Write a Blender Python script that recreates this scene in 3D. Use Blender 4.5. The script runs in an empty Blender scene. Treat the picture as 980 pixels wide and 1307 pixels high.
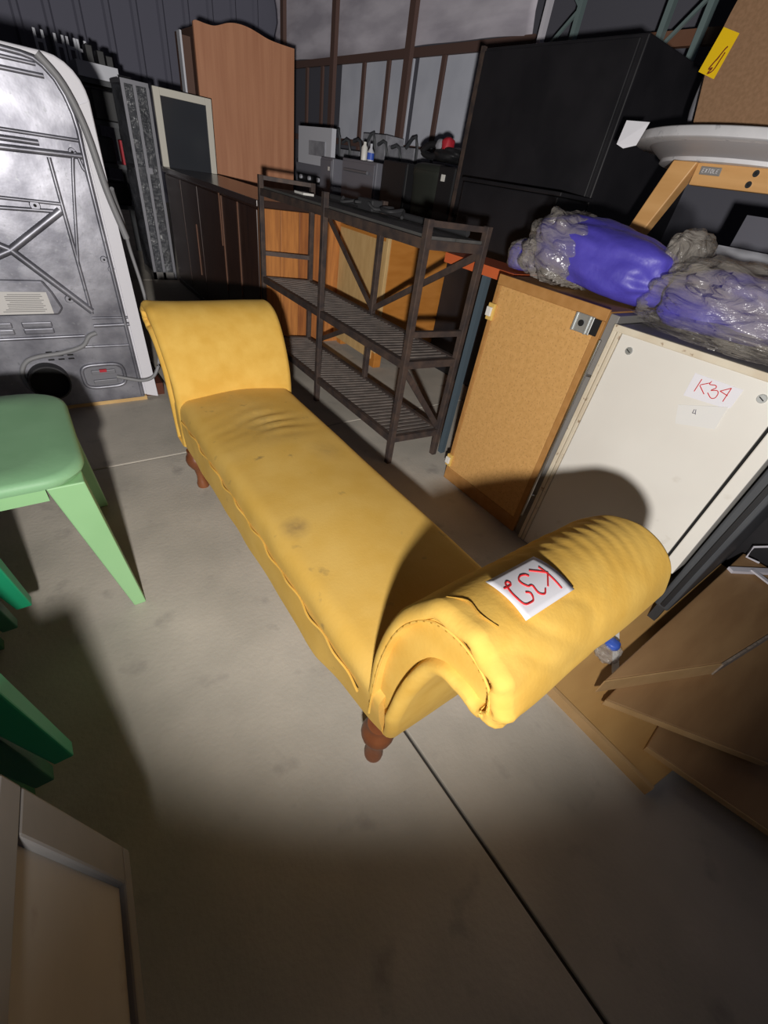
import bpy, bmesh, math, random
from mathutils import Vector, Matrix, noise
random.seed(7)
SC = bpy.context.scene
COL = SC.collection
V = Vector
# ------------------------------------------------------------------ camera
cd = bpy.data.cameras.new('camera'); cam = bpy.data.objects.new('camera', cd); COL.objects.link(cam)
cd.sensor_fit = 'HORIZONTAL'; cd.sensor_width = 36; cd.lens = 36*536.3/980
cd.clip_start = .02; cd.clip_end = 100
R_ = ((0.805702, -0.274609, 0.524818), (-0.575265, -0.573876, 0.582870), (0.141119, -0.771529, -0.620346))
m = Matrix.Identity(4)
for i in range(3):
    m[i][0] = R_[i][0]; m[i][1] = -R_[i][1]; m[i][2] = -R_[i][2]
m[2][3] = 1.05
cam.matrix_world = m
SC.camera = cam
# ------------------------------------------------------------------ world, lamp, exposure
W = bpy.data.worlds.new('world'); SC.world = W; W.use_nodes = True
bg = W.node_tree.nodes['Background']; bg.inputs[0].default_value = (.55, .58, .78, 1); bg.inputs[1].default_value = .095
SC.view_settings.view_transform = 'Standard'; SC.view_settings.look = 'None'
SC.view_settings.exposure = 0; SC.view_settings.gamma = 1; SC.view_settings.use_curve_mapping = False
# the hand-held torch the photo was lit by, just below the camera
LP = V((-.135, -.20, .965))
ld = bpy.data.lights.new('torch', 'SPOT'); torch = bpy.data.objects.new('torch', ld); COL.objects.link(torch)
torch.location = LP
az, el = math.radians(52), math.radians(-7)
torch.rotation_euler = V((math.cos(el)*math.cos(az), math.cos(el)*math.sin(az), math.sin(el))).to_track_quat('-Z', 'Y').to_euler()
ld.energy = 39; ld.spot_size = math.radians(117); ld.spot_blend = .5; ld.shadow_soft_size = .022
ld.color = (1, .965, .92)
ld.use_nodes = True
nt = ld.node_tree; em = nt.nodes['Emission']; fo = nt.nodes.new('ShaderNodeLightFalloff')
fo.inputs['Strength'].default_value = 1.0; mxs = nt.nodes.new('ShaderNodeMath'); mxs.operation = 'MULTIPLY_ADD'; mxs.inputs[1].default_value = .35
nt.links.new(fo.outputs['Constant'], mxs.inputs[0]); nt.links.new(fo.outputs['Linear'], mxs.inputs[2]); nt.links.new(mxs.outputs[0], em.inputs['Strength'])

# ------------------------------------------------------------------ materials
def mat(n, c, rough=.6, metal=0, c2=None, scale=6, detail=4, stretch=(1, 1, 1), bump=0, bscale=80, sheen=0, lo=.35, hi=.65, spec=.5, aniso=0, spots=None, sp_scale=30, sp_lo=.62, sp_hi=.72):
    M = bpy.data.materials.new(n); M.use_nodes = True
    t = M.node_tree; b = t.nodes['Principled BSDF']; L = t.links.new
    b.inputs['Base Color'].default_value = (*c, 1); b.inputs['Roughness'].default_value = rough; b.inputs['Metallic'].default_value = metal
    b.inputs['Specular IOR Level'].default_value = spec
    if sheen: b.inputs['Sheen Weight'].default_value = sheen; b.inputs['Sheen Roughness'].default_value = .5; b.inputs['Sheen Tint'].default_value = (.9, .6, .2, 1)
    tc = t.nodes.new('ShaderNodeTexCoord'); mp = t.nodes.new('ShaderNodeMapping'); mp.inputs['Scale'].default_value = stretch
    L(tc.outputs['Object'], mp.inputs['Vector'])
    def nz(sc, d=4):
        n_ = t.nodes.new('ShaderNodeTexNoise'); n_.inputs['Scale'].default_value = sc; n_.inputs['Detail'].default_value = d
        L(mp.outputs[0], n_.inputs['Vector']); return n_
    def ramp(src, a, z, ca, cz):
        r = t.nodes.new('ShaderNodeValToRGB'); r.color_ramp.elements[0].position = a; r.color_ramp.elements[1].position = z
        r.color_ramp.elements[0].color = (*ca, 1); r.color_ramp.elements[1].color = (*cz, 1); L(src, r.inputs[0]); return r
    out = None
    if c2:
        out = ramp(nz(scale, detail).outputs[0], lo, hi, c, c2).outputs[0]
    if spots:
        f = ramp(nz(sp_scale, 5).outputs[0], sp_lo, sp_hi, (0, 0, 0), (1, 1, 1)).outputs[0]
        mx = t.nodes.new('ShaderNodeMix'); mx.data_type = 'RGBA'
        L(f, mx.inputs[0])
        if out: L(out, mx.inputs[6])
        else: mx.inputs[6].default_value = (*c, 1)
        mx.inputs[7].default_value = (*spots, 1); out = mx.outputs[2]
    if out: L(out, b.inputs['Base Color'])
    if bump:
        bn = t.nodes.new('ShaderNodeBump'); bn.inputs['Strength'].default_value = bump; bn.inputs['Distance'].default_value = .01
        L(nz(bscale, 3).outputs[0], bn.inputs['Height']); L(bn.outputs[0], b.inputs['Normal'])
    return M

m_concrete = mat('concrete', (.40, .37, .32), .85, c2=(.52, .475, .41), scale=3.5, detail=9, bump=.12, bscale=90, spots=(.34, .31, .275), sp_scale=9, sp_lo=.60, sp_hi=.74)
m_base = mat('joint_dark', (.06, .055, .05), .95)
m_velvet = mat('yellow_velvet', (.78, .46, .085), .85, c2=(.86, .54, .12), scale=16, detail=6, bump=.055, bscale=150, sheen=.12, spec=.2)
m_velvet_worn = mat('yellow_velvet_worn', (.78, .475, .10), .85, c2=(.84, .54, .14), scale=9, detail=6, bump=.055, bscale=150, sheen=.12, spec=.2, spots=(.42, .28, .10), sp_scale=22, sp_lo=.66, sp_hi=.80)
m_seam = mat('seam_thread', (.55, .31, .045), .85)
m_legwood = mat('stained_leg_wood', (.17, .055, .022), .4, c2=(.26, .09, .035), scale=14, stretch=(1, 1, .2))
m_galv = mat('galvanised_steel', (.17, .17, .20), .42, .6, c2=(.36, .36, .405), scale=9, detail=8, bump=.10, bscale=18, spots=(.24, .245, .27), sp_scale=60, sp_lo=.6, sp_hi=.68)
m_white_metal = mat('white_enamel', (.72, .71, .76), .4)
m_dark_rubber = mat('dark_rubber', (.03, .03, .033), .7)
m_grey_cable = mat('grey_cable', (.24, .24, .25), .55)
m_label = mat('printed_label', (.62, .60, .58), .7)
m_print = mat('label_print', (.25, .24, .24), .8)
m_mint = mat('mint_paint', (.30, .56, .27), .5, c2=(.33, .60, .30), scale=5)
m_mint_seat = mat('mint_seat', (.26, .50, .27), .55, c2=(.30, .55, .31), scale=8, bump=.05, bscale=200)
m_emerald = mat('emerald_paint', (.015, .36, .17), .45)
m_emerald_shaded = mat('emerald_shaded', (.03, .15, .085), .5)  # emerald darkened in colour for the shadow over the lower stacked chairs
m_greypaint = mat('grey_board', (.155, .15, .145), .75, c2=(.19, .18, .175), scale=10)
m_greyinset = mat('grey_inset', (.29, .275, .26), .8, c2=(.34, .32, .30), scale=6, detail=8, spots=(.25, .22, .2), sp_scale=14)
m_rust = mat('rusty_iron', (.055, .043, .042), .65, .3, c2=(.11, .075, .06), scale=22, detail=7)
m_slat = mat('slat_iron', (.15, .13, .12), .6, .2, c2=(.23, .195, .175), scale=20)
m_shelftop = mat('grey_shelf_board', (.075, .075, .072), .6, c2=(.11, .105, .10), scale=9, stretch=(3, .5, 3))
m_darkwood = mat('dark_sideboard_wood', (.035, .017, .013), .35, c2=(.055, .026, .018), scale=8, stretch=(6, 6, .6))
m_darktop = mat('dark_polished_top', (.05, .03, .025), .22)
m_trimwood = mat('trim_wood', (.16, .075, .045), .5)
m_redwood = mat('red_brown_planks', (.42, .16, .045), .5, c2=(.58, .23, .06), scale=7, stretch=(8, 8, .8))
m_redwood2 = mat('red_brown_planks_dark', (.28, .095, .03), .5, c2=(.42, .15, .04), scale=7, stretch=(8, 8, .8))
m_orange = mat('orange_veneer', (.46, .175, .03), .45, c2=(.54, .22, .045), scale=5, stretch=(1, .6, 4))
m_palewood = mat('pale_pine', (.56, .36, .15), .65, c2=(.64, .43, .19), scale=8, stretch=(1, 4, 1))
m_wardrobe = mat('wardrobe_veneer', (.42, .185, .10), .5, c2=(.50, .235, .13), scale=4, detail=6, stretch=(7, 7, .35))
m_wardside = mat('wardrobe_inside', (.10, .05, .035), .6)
m_whiteframe = mat('cream_frame', (.60, .57, .50), .5)
m_glassdark = mat('dark_glass', (.035, .038, .045), .12)
m_hazeglass = mat('hazy_glass', (.10, .105, .125), .25, c2=(.15, .155, .18), scale=6)  # hazy bluish look put into the glass colour
m_alu = mat('aluminium', (.22, .22, .245), .5, .4)
m_black = mat('black_laminate', (.012, .0115, .014), .45, c2=(.018, .017, .02), scale=5)
m_blackmat = mat('black_plastic', (.014, .014, .016), .5)
m_chip = mat('fibreboard', (.60, .33, .105), .7, c2=(.67, .375, .13), scale=60, detail=5, spots=(.50, .265, .085), sp_scale=140, sp_lo=.58, sp_hi=.64)
m_chipedge = mat('fibreboard_edge', (.40, .19, .05), .7, c2=(.46, .23, .07), scale=30)
m_whitepaint = mat('white_melamine', (.74, .71, .655), .45, c2=(.79, .765, .71), scale=3, spots=(.58, .54, .47), sp_scale=11, sp_lo=.68, sp_hi=.80)
m_cream = mat('cream_edge', (.62, .53, .40), .6, c2=(.70, .63, .50), scale=14, spots=(.30, .20, .12), sp_scale=45, sp_lo=.64, sp_hi=.72)
m_grey = mat('grey_laminate', (.22, .21, .20), .5)
m_steel = mat('bright_steel', (.62, .62, .62), .25, 1)
m_zinc = mat('zinc_plate', (.58, .60, .60), .4, .7)
m_hole = mat('dark_hole', (.008, .008, .008), .9)
m_yplastic = mat('yellow_plastic', (.72, .48, .13), .5)
m_wplastic = mat('white_plastic', (.80, .78, .74), .4)
m_paper = mat('white_paper', (.78, .77, .82), .8)
m_paper2 = mat('off_white_paper', (.76, .75, .73), .8)
m_red = mat('red_marker', (.62, .02, .025), .6)
m_pen = mat('blue_pen', (.07, .06, .10), .6)
m_blue = mat('blue_fabric', (.07, .055, .42), .45, c2=(.10, .08, .52), scale=10, bump=.2, bscale=40)
m_mdf = mat('brown_mdf', (.24, .135, .07), .85, c2=(.29, .165, .09), scale=90, detail=4)
m_sticky = mat('yellow_note', (.85, .55, .0), .7)
m_ink = mat('dark_red_ink', (.18, .02, .0), .7)
m_tablewhite = mat('white_table_edge', (.66, .65, .67), .5, c2=(.74, .73, .75), scale=12, spots=(.42, .42, .45), sp_scale=25, sp_lo=.62, sp_hi=.70)
m_tableunder = mat('table_underside', (.42, .40, .41), .5)
m_beech = mat('beech', (.58, .31, .11), .45, c2=(.66, .37, .145), scale=6, stretch=(1, .5, 5))
m_ply = mat('plywood', (.44, .25, .085), .65, c2=(.52, .31, .11), scale=4, detail=6, stretch=(1, 3, 1))
m_board = mat('brown_board', (.27, .15, .065), .6, c2=(.34, .20, .09), scale=6, detail=8, stretch=(.6, 3, 1))
m_boardedge = mat('board_edge', (.42, .26, .11), .7, c2=(.50, .32, .15), scale=10)
m_rough = mat('sawn_end', (.20, .16, .13), .95, c2=(.32, .26, .21), scale=40, bump=.5, bscale=60)
m_mahog = mat('dark_red_wood', (.11, .03, .015), .5)
m_machine = mat('dark_grey_steel', (.045, .048, .055), .55, c2=(.07, .075, .082), scale=4)
m_panelwhite = mat('wall_panel', (.50, .52, .60), .8, c2=(.58, .60, .68), scale=2)
m_stud = mat('wall_stud', (.10, .055, .045), .8)
m_sheet = mat('insulation_sheet', (.42, .39, .45), .75, c2=(.66, .62, .69), scale=2.2, detail=6, stretch=(1, .5, 2))
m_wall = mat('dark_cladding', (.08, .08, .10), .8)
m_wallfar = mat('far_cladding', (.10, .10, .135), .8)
m_ceiling = mat('ceiling_sheet', (.04, .04, .045), .9)
m_bluepost = mat('blue_steel', (.075, .105, .13), .5)
m_orangebeam = mat('orange_beam', (.62, .13, .04), .5)
m_greenrack = mat('grey_green_rack', (.20, .27, .27), .45, .3)
m_whiterack = mat('white_rack', (.62, .60, .66), .45)
m_appl = mat('grey_appliance', (.17, .17, .20), .45)
m_applw = mat('pale_appliance', (.60, .61, .67), .45)
m_olive = mat('olive_plastic', (.032, .036, .03), .55)
m_bluecap = mat('blue_cap', (.05, .12, .55), .4)
m_redcloth = mat('red_cloth', (.45, .02, .035), .6)
m_clutter = mat('grey_clutter', (.34, .345, .38), .7, c2=(.22, .22, .25), scale=9)

def stain(M, spots):
    t = M.node_tree; L = t.links.new; b = t.nodes['Principled BSDF']; src = b.inputs['Base Color'].links[0].from_socket
    tc = t.nodes.new('ShaderNodeTexCoord'); nz = t.nodes.new('ShaderNodeTexNoise'); nz.inputs['Scale'].default_value = 45; nz.inputs['Detail'].default_value = 6; L(tc.outputs['Object'], nz.inputs['Vector'])
    for p, r, k, c in spots:
        d = t.nodes.new('ShaderNodeVectorMath'); d.operation = 'DISTANCE'; L(tc.outputs['Object'], d.inputs[0]); d.inputs[1].default_value = p
        mr = t.nodes.new('ShaderNodeMapRange'); mr.inputs['From Min'].default_value = 0; mr.inputs['From Max'].default_value = r; mr.inputs['To Min'].default_value = k; mr.inputs['To Max'].default_value = 0; L(d.outputs['Value'], mr.inputs['Value'])
        mu = t.nodes.new('ShaderNodeMath'); mu.operation = 'MULTIPLY'; L(mr.outputs[0], mu.inputs[0]); L(nz.outputs[0], mu.inputs[1])
        mx = t.nodes.new('ShaderNodeMix'); mx.data_type = 'RGBA'; L(mu.outputs[0], mx.inputs[0]); L(src, mx.inputs[6]); mx.inputs[7].default_value = (*c, 1); src = mx.outputs[2]
    L(src, b.inputs['Base Color'])
stain(m_velvet_worn, [((.352, .700, .36), .045, 1.3, (.30, .19, .09)), ((.49, 1.20, .36), .17, .9, (.40, .27, .10)), ((.45, 1.42, .37), .16, .7, (.50, .34, .12)), ((.60, .98, .36), .07, .6, (.35, .23, .10))])

def plastic_wrap(n, tint, alpha):
    M = bpy.data.materials.new(n); M.use_nodes = True; t = M.node_tree; L = t.links.new
    for x in list(t.nodes): t.nodes.remove(x)
    o = t.nodes.new('ShaderNodeOutputMaterial'); tr = t.nodes.new('ShaderNodeBsdfTransparent'); p = t.nodes.new('ShaderNodeBsdfPrincipled')
    p.inputs['Base Color'].default_value = (*tint, 1); p.inputs['Roughness'].default_value = .2; p.inputs['Specular IOR Level'].default_value = .9
    tc = t.nodes.new('ShaderNodeTexCoord'); mp = t.nodes.new('ShaderNodeMapping'); mp.inputs['Scale'].default_value = (1, .45, 1.2); mp.inputs['Rotation'].default_value = (.5, .2, .3)
    L(tc.outputs['Object'], mp.inputs[0])
    n1 = t.nodes.new('ShaderNodeTexNoise'); n1.inputs['Scale'].default_value = 16; n1.inputs['Detail'].default_value = 5; n1.inputs['Distortion'].default_value = 1.2; L(mp.outputs[0], n1.inputs['Vector'])
    b = t.nodes.new('ShaderNodeBump'); b.inputs['Strength'].default_value = .9; b.inputs['Distance'].default_value = .03; L(n1.outputs[0], b.inputs['Height']); L(b.outputs[0], p.inputs['Normal'])
    n2 = t.nodes.new('ShaderNodeTexNoise'); n2.inputs['Scale'].default_value = 7; n2.inputs['Detail'].default_value = 6; L(mp.outputs[0], n2.inputs['Vector'])
    r = t.nodes.new('ShaderNodeMapRange'); r.inputs['From Min'].default_value = .35; r.inputs['From Max'].default_value = .65
    r.inputs['To Min'].default_value = alpha[0]; r.inputs['To Max'].default_value = alpha[1]; L(n2.outputs[0], r.inputs['Value'])
    mx = t.nodes.new('ShaderNodeMixShader'); L(r.outputs[0], mx.inputs[0]); L(tr.outputs[0], mx.inputs[1]); L(p.outputs[0], mx.inputs[2]); L(mx.outputs[0], o.inputs[0])
    return M
m_wrap = plastic_wrap('clear_stretch_wrap', (.43, .39, .345), (.08, .55))
m_bag = plastic_wrap('clear_bag', (.6, .58, .55), (.15, .45))
m_pane = plastic_wrap('display_glass', (.10, .105, .12), (.35, .6))

# ------------------------------------------------------------------ mesh builder
class MB:
    def __init__(s): s.v = []; s.f = []
    def add(s, vs, fs):
        k = len(s.v); s.v += [tuple(p) for p in vs]; s.f += [tuple(i+k for i in f) for f in fs]; return s
    def box(s, a, b):
        x0, y0, z0 = [min(a[i], b[i]) for i in range(3)]; x1, y1, z1 = [max(a[i], b[i]) for i in range(3)]
        return s.add([(x0, y0, z0), (x1, y0, z0), (x1, y1, z0), (x0, y1, z0), (x0, y0, z1), (x1, y0, z1), (x1, y1, z1), (x0, y1, z1)],
                     [(0, 3, 2, 1), (4, 5, 6, 7), (0, 1, 5, 4), (1, 2, 6, 5), (2, 3, 7, 6), (3, 0, 4, 7)])
    def hexa(s, b4, t4):
        return s.add(list(b4)+list(t4), [(0, 3, 2, 1), (4, 5, 6, 7), (0, 1, 5, 4), (1, 2, 6, 5), (2, 3, 7, 6), (3, 0, 4, 7)])
    def bar(s, p, q, w, h=None, up=(0, 0, 1)):
        p = V(p); q = V(q); d = (q-p).normalized(); u = V(up)
        if abs(d.dot(u)) > .98: u = V((0, 1, 0))
        a = d.cross(u).normalized(); b = a.cross(d).normalized(); h = h or w
        c = [(-w/2, -h/2), (w/2, -h/2), (w/2, h/2), (-w/2, h/2)]
        return s.hexa([p+a*x+b*y for x, y in c], [q+a*x+b*y for x, y in c])
    def taper(s, p, q, w0, w1, h0=None, h1=None, up=(0, 0, 1)):
        p = V(p); q = V(q); d = (q-p).normalized(); u = V(up)
        if abs(d.dot(u)) > .98: u = V((0, 1, 0))
        a = d.cross(u).normalized(); b = a.cross(d).normalized(); h0 = h0 or w0; h1 = h1 or w1
        c = [(-.5, -.5), (.5, -.5), (.5, .5), (-.5, .5)]
        return s.hexa([p+a*x*w0+b*y*h0 for x, y in c], [q+a*x*w1+b*y*h1 for x, y in c])
    def loft(s, rings, closed=True, caps=True):
        n = len(rings[0]); k = len(s.v)
        for r in rings: s.v += [tuple(p) for p in r]
        for i in range(len(rings)-1):
            for j in range(n if closed else n-1):
                a = k+i*n+j; b = k+i*n+(j+1) % n; s.f.append((a, b, b+n, a+n))
        if caps and closed:
            s.f.append(tuple(k+j for j in range(n))[::-1]); s.f.append(tuple(k+(len(rings)-1)*n+j for j in range(n)))
        return s
    def cyl(s, p, q, r, r2=None, n=16):
        p = V(p); q = V(q); d = (q-p).normalized(); u = V((0, 0, 1)) if abs(d.z) < .9 else V((1, 0, 0))
        a = d.cross(u).normalized(); b = a.cross(d); r2 = r if r2 is None else r2
        ring = lambda c, rr: [c+(a*math.cos(t)+b*math.sin(t))*rr for t in [2*math.pi*i/n for i in range(n)]]
        return s.loft([ring(p, r), ring(q, r2)])
    def tube(s, pts, r, n=8, smooth=0):
        pts = [V(p) for p in pts]
        if smooth: pts = spline(pts, smooth)
        rings = []; u = V((.3, .2, .9)).normalized()
        for i, p in enumerate(pts):
            d = (pts[min(i+1, len(pts)-1)]-pts[max(i-1, 0)]).normalized()
            a = d.cross(u)
            if a.length < .05: a = d.cross(V((1, 0, 0)))
            a.normalize(); b = a.cross(d)
            rings.append([p+(a*math.cos(t)+b*math.sin(t))*r for t in [2*math.pi*k/n for k in range(n)]])
        return s.loft(rings)
    def lathe(s, c, prof, n=24):
        rings = [[V((c[0]+r*math.cos(t), c[1]+r*math.sin(t), c[2]+z)) for t in [2*math.pi*i/n for i in range(n)]] for r, z in prof]
        return s.loft(rings)
    def prism(s, poly, depth):       # poly: 3D points of a planar outline, depth: vector
        d = V(depth); n = len(poly); a = [V(p) for p in poly]
        s.loft([a, [p+d for p in a]]); return s
    def build(s, name, material, parent=None, smooth=False, bevel=0, seg=2, tri=False):
        me = bpy.data.meshes.new(name); me.from_pydata(s.v, [], s.f); me.update()
        b = bmesh.new(); b.from_mesh(me); bmesh.ops.recalc_face_normals(b, faces=b.faces)
        if tri: bmesh.ops.triangulate(b, faces=[f for f in b.faces if len(f.verts) > 4])
        b.to_mesh(me); b.free()
        if smooth:
            me.polygons.foreach_set('use_smooth', [True]*len(me.polygons))
            me.set_sharp_from_angle(angle=math.radians(50))
        o = bpy.data.objects.new(name, me); COL.objects.link(o); me.materials.append(material)
        if bevel:
            md = o.modifiers.new('bevel', 'BEVEL'); md.width = bevel; md.segments = seg; md.limit_method = 'ANGLE'; md.angle_limit = math.radians(40)
        if parent:
            o.parent = parent
            if parent.type == 'EMPTY': o.matrix_parent_inverse = Matrix.Translation(-V(parent.location))
        return o

def spline(pts, n=6, closed=False):
    out = []; N = len(pts); pts = [V(p) for p in pts]
    for i in range(N if closed else N-1):
        g = (lambda k: pts[k % N]) if closed else (lambda k: pts[max(0, min(N-1, k))])
        p0, p1, p2, p3 = g(i-1), g(i), g(i+1), g(i+2)
        for k in range(n):
            t = k/n
            out.append(.5*((2*p1)+(p2-p0)*t+(2*p0-5*p1+4*p2-p3)*t*t+(3*p1-p0-3*p2+p3)*t**3))
    if not closed: out.append(pts[-1])
    return out

def tag(o, label=None, cat=None, group=None, kind=None):
    if label: o['label'] = label
    if cat: o['category'] = cat
    if group: o['group'] = group
    if kind: o['kind'] = kind
    return o
def thing(name, loc, label, cat, group=None):
    o = bpy.data.objects.new(name, None); COL.objects.link(o); o.location = loc; o.empty_display_size = .1
    return tag(o, label, cat, group)
def B(a, b): return MB().box(a, b)
def dup(root, loc, label, mats=None):
    r = root.copy(); COL.objects.link(r); r.location = loc; r['label'] = label
    def rec(src, dst):
        for c in list(src.children):
            if c.name not in done:
                d = c.copy(); COL.objects.link(d); d.parent = dst; d.matrix_parent_inverse = c.matrix_parent_inverse.copy(); done.add(d.name)
                if mats:
                    d.data = d.data.copy(); d.data.materials[0] = mats
                rec(c, d)
    done = set(); rec(root, r)
    return r

# ================================================================== SETTING
floor = B((-5, -3, -.13), (5.4, 11.2, -.012)).build('floor', m_base); tag(floor, 'concrete warehouse floor of large slabs with recessed joints', kind='structure')
gx = [-5, -2.6, .437, 3.4, 5.4]; gy = [-3, -1.3, 1.70, 4.7, 7.7, 11.2]
for i in range(len(gx)-1):
    for j in range(len(gy)-1):
        B((gx[i]+.004, gy[j]+.004, -.0119), (gx[i+1]-.004, gy[j+1]-.004, 0)).build('slab', m_concrete, floor, bevel=.003)
wr = B((5.0, -3, 0), (5.3, 11.2, 4.6)).build('wall_right', m_wall); tag(wr, kind='structure')
for y0, y1 in ((4.60, 5.18), (5.26, 5.88), (5.96, 6.45), (6.57, 7.08), (7.16, 7.72), (7.80, 8.44)):
    B((4.975, y0, 1.42), (5.0, y1, 2.31)).build('panel', m_panelwhite, wr)
for y in (4.56, 5.22, 5.92, 6.51, 7.12, 7.76, 8.48, 9.05, 9.6, 10.3):
    w = .06 if y in (6.51, 8.48, 10.3) else .035
    top = 4.5 if w > .05 else 2.31
    B((4.80 if w > .05 else 4.94, y-w, 0), (4.865 if w > .05 else 4.975, y+w, top)).build('stud', m_stud, wr)
B((4.93, 4.5, 2.31), (4.975, 10.9, 2.40)).build('girt', m_stud, wr)
B((4.93, 4.5, 1.34), (4.975, 10.9, 1.42)).build('girt', m_stud, wr)
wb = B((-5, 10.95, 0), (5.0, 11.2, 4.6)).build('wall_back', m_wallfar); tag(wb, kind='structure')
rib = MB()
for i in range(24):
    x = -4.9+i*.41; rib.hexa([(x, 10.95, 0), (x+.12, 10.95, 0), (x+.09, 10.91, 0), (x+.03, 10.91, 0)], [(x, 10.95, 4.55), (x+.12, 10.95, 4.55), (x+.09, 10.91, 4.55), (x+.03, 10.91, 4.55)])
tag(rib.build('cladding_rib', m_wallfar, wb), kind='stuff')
wl = B((-5.2, -3, 0), (-5, 11.2, 4.6)).build('wall_left', m_wall); tag(wl, kind='structure')
ce = B((-5.2, -1.0, 4.6), (5.3, 11.2, 4.7)).build('ceiling', m_ceiling); tag(ce, kind='structure')
# hanging insulation sheet above the wall panels
rows = []
for j in range(13):
    z = 2.41+j*.165; row = []
    for i in range(70):
        y = 4.55+i*.091
        x = 4.93+.025*noise.noise(V((y*.9, z*3.2, 3)))+.03*math.sin(z*9+1.2*noise.noise(V((y*.5, z, 9)))*3)
        row.append((x, y, z+.03*noise.noise(V((y, z, 1)))))
    rows.append(row)
ins = MB().loft(rows, closed=False).build('insulation_sheet', m_sheet, wr, smooth=True)
ins.modifiers.new('thickness', 'SOLIDIFY').thickness = .01

# ================================================================== CHAISE LONGUE
X0, X1 = .287, .715
ch = thing('chaise_longue', (.5, .85, 0), 'yellow velvet chaise longue with scrolled head and foot ends on turned legs', 'chaise longue')
def rounded_rect(x0, x1, z0, z1, rt, rb, crown, n=7):
    pts = []
    def arc(cx, cz, r, a0, a1):
        for i in range(n): a = math.radians(a0+(a1-a0)*i/(n-1)); pts.append((cx+r*math.cos(a), cz+r*math.sin(a)))
    arc(x0+rb, z0+rb, rb, 270, 180); 
    for i in range(1, 4): pts.append((x0, z0+rb+(z1-z0-rb-rt)*i/4))
    arc(x0+rt, z1-rt, rt, 180, 90)
    for i in range(1, 10):
        t = i/10; pts.append((x0+rt+(x1-x0-2*rt)*t, z1+crown*math.sin(math.pi*t)))
    arc(x1-rt, z1-rt, rt, 90, 0)
    for i in range(1, 4): pts.append((x1, z1-rt+(z0+rb-z1+rt)*i/4))
    arc(x1-rb, z0+rb, rb, 0, -90)
    return pts
rings = []
NS = 120
for i in range(NS+1):
    y = .245+(1.52-.245)*i/NS
    base = rounded_rect(X0+.004, X1-.004, .152, .352, .045, .02, .012)
    ring = []
    for x, z in base:
        w = 0
        if z > .33:                                   # sat-in creases near the head end
            g = math.exp(-((y-1.20)/.10)**2-((x-.49)/.12)**2)
            w = .0042*g*math.sin((y-.25*x)*115+4*noise.noise(V((x*7, y*7, 0))))*(.3+2*abs(noise.noise(V((x*3, y*11, 4)))))-.006*g
            w += .003*noise.noise(V((x*5, y*5, 2)))
        s = (.036*max(0, 1-(y-.245)/.22)*min(1, max(0, (.31-z)/.15))) if x < .5 else 0
        if x < X0+.03 and z < .33: s += -.005*noise.noise(V((y*9, z*14, 5)))
        ring.append(V((x+s, y, z+w)))
    rings.append(ring)
MB().loft(rings).build('seat', m_velvet_worn, ch, smooth=True, tri=True)
# pucker seam along the side
MB().tube([(X0+.001+.003*math.sin(y*60), y, .285+.004*math.sin(y*35)) for y in [.30+i*.0115 for i in range(100)]], .0026, 6).build('seam', m_velvet, ch, smooth=True)

ARM = [(.262, .165), (.283, .24), (.289, .33), (.288, .43), (.272, .53), (.243, .60), (.203, .645), (.155, .662), (.110, .655), (.076, .630), (.062, .594), (.062, .570), (.076, .549), (.102, .543), (.130, .543), (.152, .538), (.172, .515), (.188, .45), (.198, .36), (.208, .26), (.222, .165)]
HEAD = [(1.455, .17), (1.455, .30), (1.470, .40), (1.500, .475), (1.545, .545), (1.595, .592), (1.650, .612), (1.705, .605), (1.742, .575), (1.748, .535), (1.722, .507), (1.690, .498), (1.655, .475), (1.620, .42), (1.595, .34), (1.575, .25), (1.56, .17)]
def scroll(prof, x0, x1, name, wr_fn, flare=None):
    P = spline([V((0, y, z)) for y, z in prof], 6, closed=False)
    n = len(P)
    nor = []
    for i in range(n):
        t = (P[min(i+1, n-1)]-P[max(i-1, 0)]).normalized(); nor.append(V((0, t.z, -t.y)))
    cen = sum(P, V())/n
    if (P[n//3]-cen).dot(nor[n//3]) < 0: nor = [-q for q in nor]
    xs = [(.014, .027), (.009, .025), (.002, .022), (0, .016), (.003, .009), (.009, .0035), (.017, 0)]
    K = 130
    secs = [(x0+a, b) for a, b in xs]+[(x0+.017+(x1-x0-.034)*i/K, 0) for i in range(1, K)]+[(x1-a, b) for a, b in xs[::-1]]
    rings = []
    for x, ins in secs:
        ring = []
        for i in range(n):
            p = P[i]-nor[i]*ins + nor[i]*wr_fn(x, i/(n-1), P[i])
            xx = x
            if flare: xx = x+flare(x, P[i])
            ring.append(V((xx, p.y, p.z)))
        rings.append(ring)
    o = MB().loft(rings).build(name, m_velvet, ch, smooth=True, tri=True)
    return o, P, nor
def arm_wr(x, t, p):
    w = 0
    g = math.exp(-((t-.27)/.10)**2)*math.exp(-((x-.58)/.10)**2)
    w += .0016*g*math.sin(x*210-p.y*110+5*noise.noise(V((x*5, p.y*6, 1))))*(.4+abs(noise.noise(V((x*14, p.y*5, 7))))*2)
    g2 = math.exp(-((t-.45)/.2)**2)*math.exp(-((x-X0)/.03)**2)
    w += .005*g2*math.sin(t*90)
    w += .0035*noise.noise(V((x*7, p.y*11, p.z*11)))
    r1 = abs(noise.noise(V((x*9-t*4, t*7, 2.5)))); w -= .0022*max(0, 1-r1/.10)*math.exp(-((x-.40)/.14)**2)*(1 if .12 < t < .62 else 0)
    r2 = abs(noise.noise(V((t*26, x*7, 8.1)))); w -= .0055*max(0, 1-r2/.16)*math.exp(-((x-X0)/.035)**2)*math.exp(-((t-.50)/.14)**2)
    return w
def head_wr(x, t, p):
    g2 = math.exp(-((t-.5)/.18)**2)*math.exp(-((x-X0)/.03)**2)
    return .003*noise.noise(V((x*6, p.y*8, p.z*8)))+.004*g2*math.sin(t*80)
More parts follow.
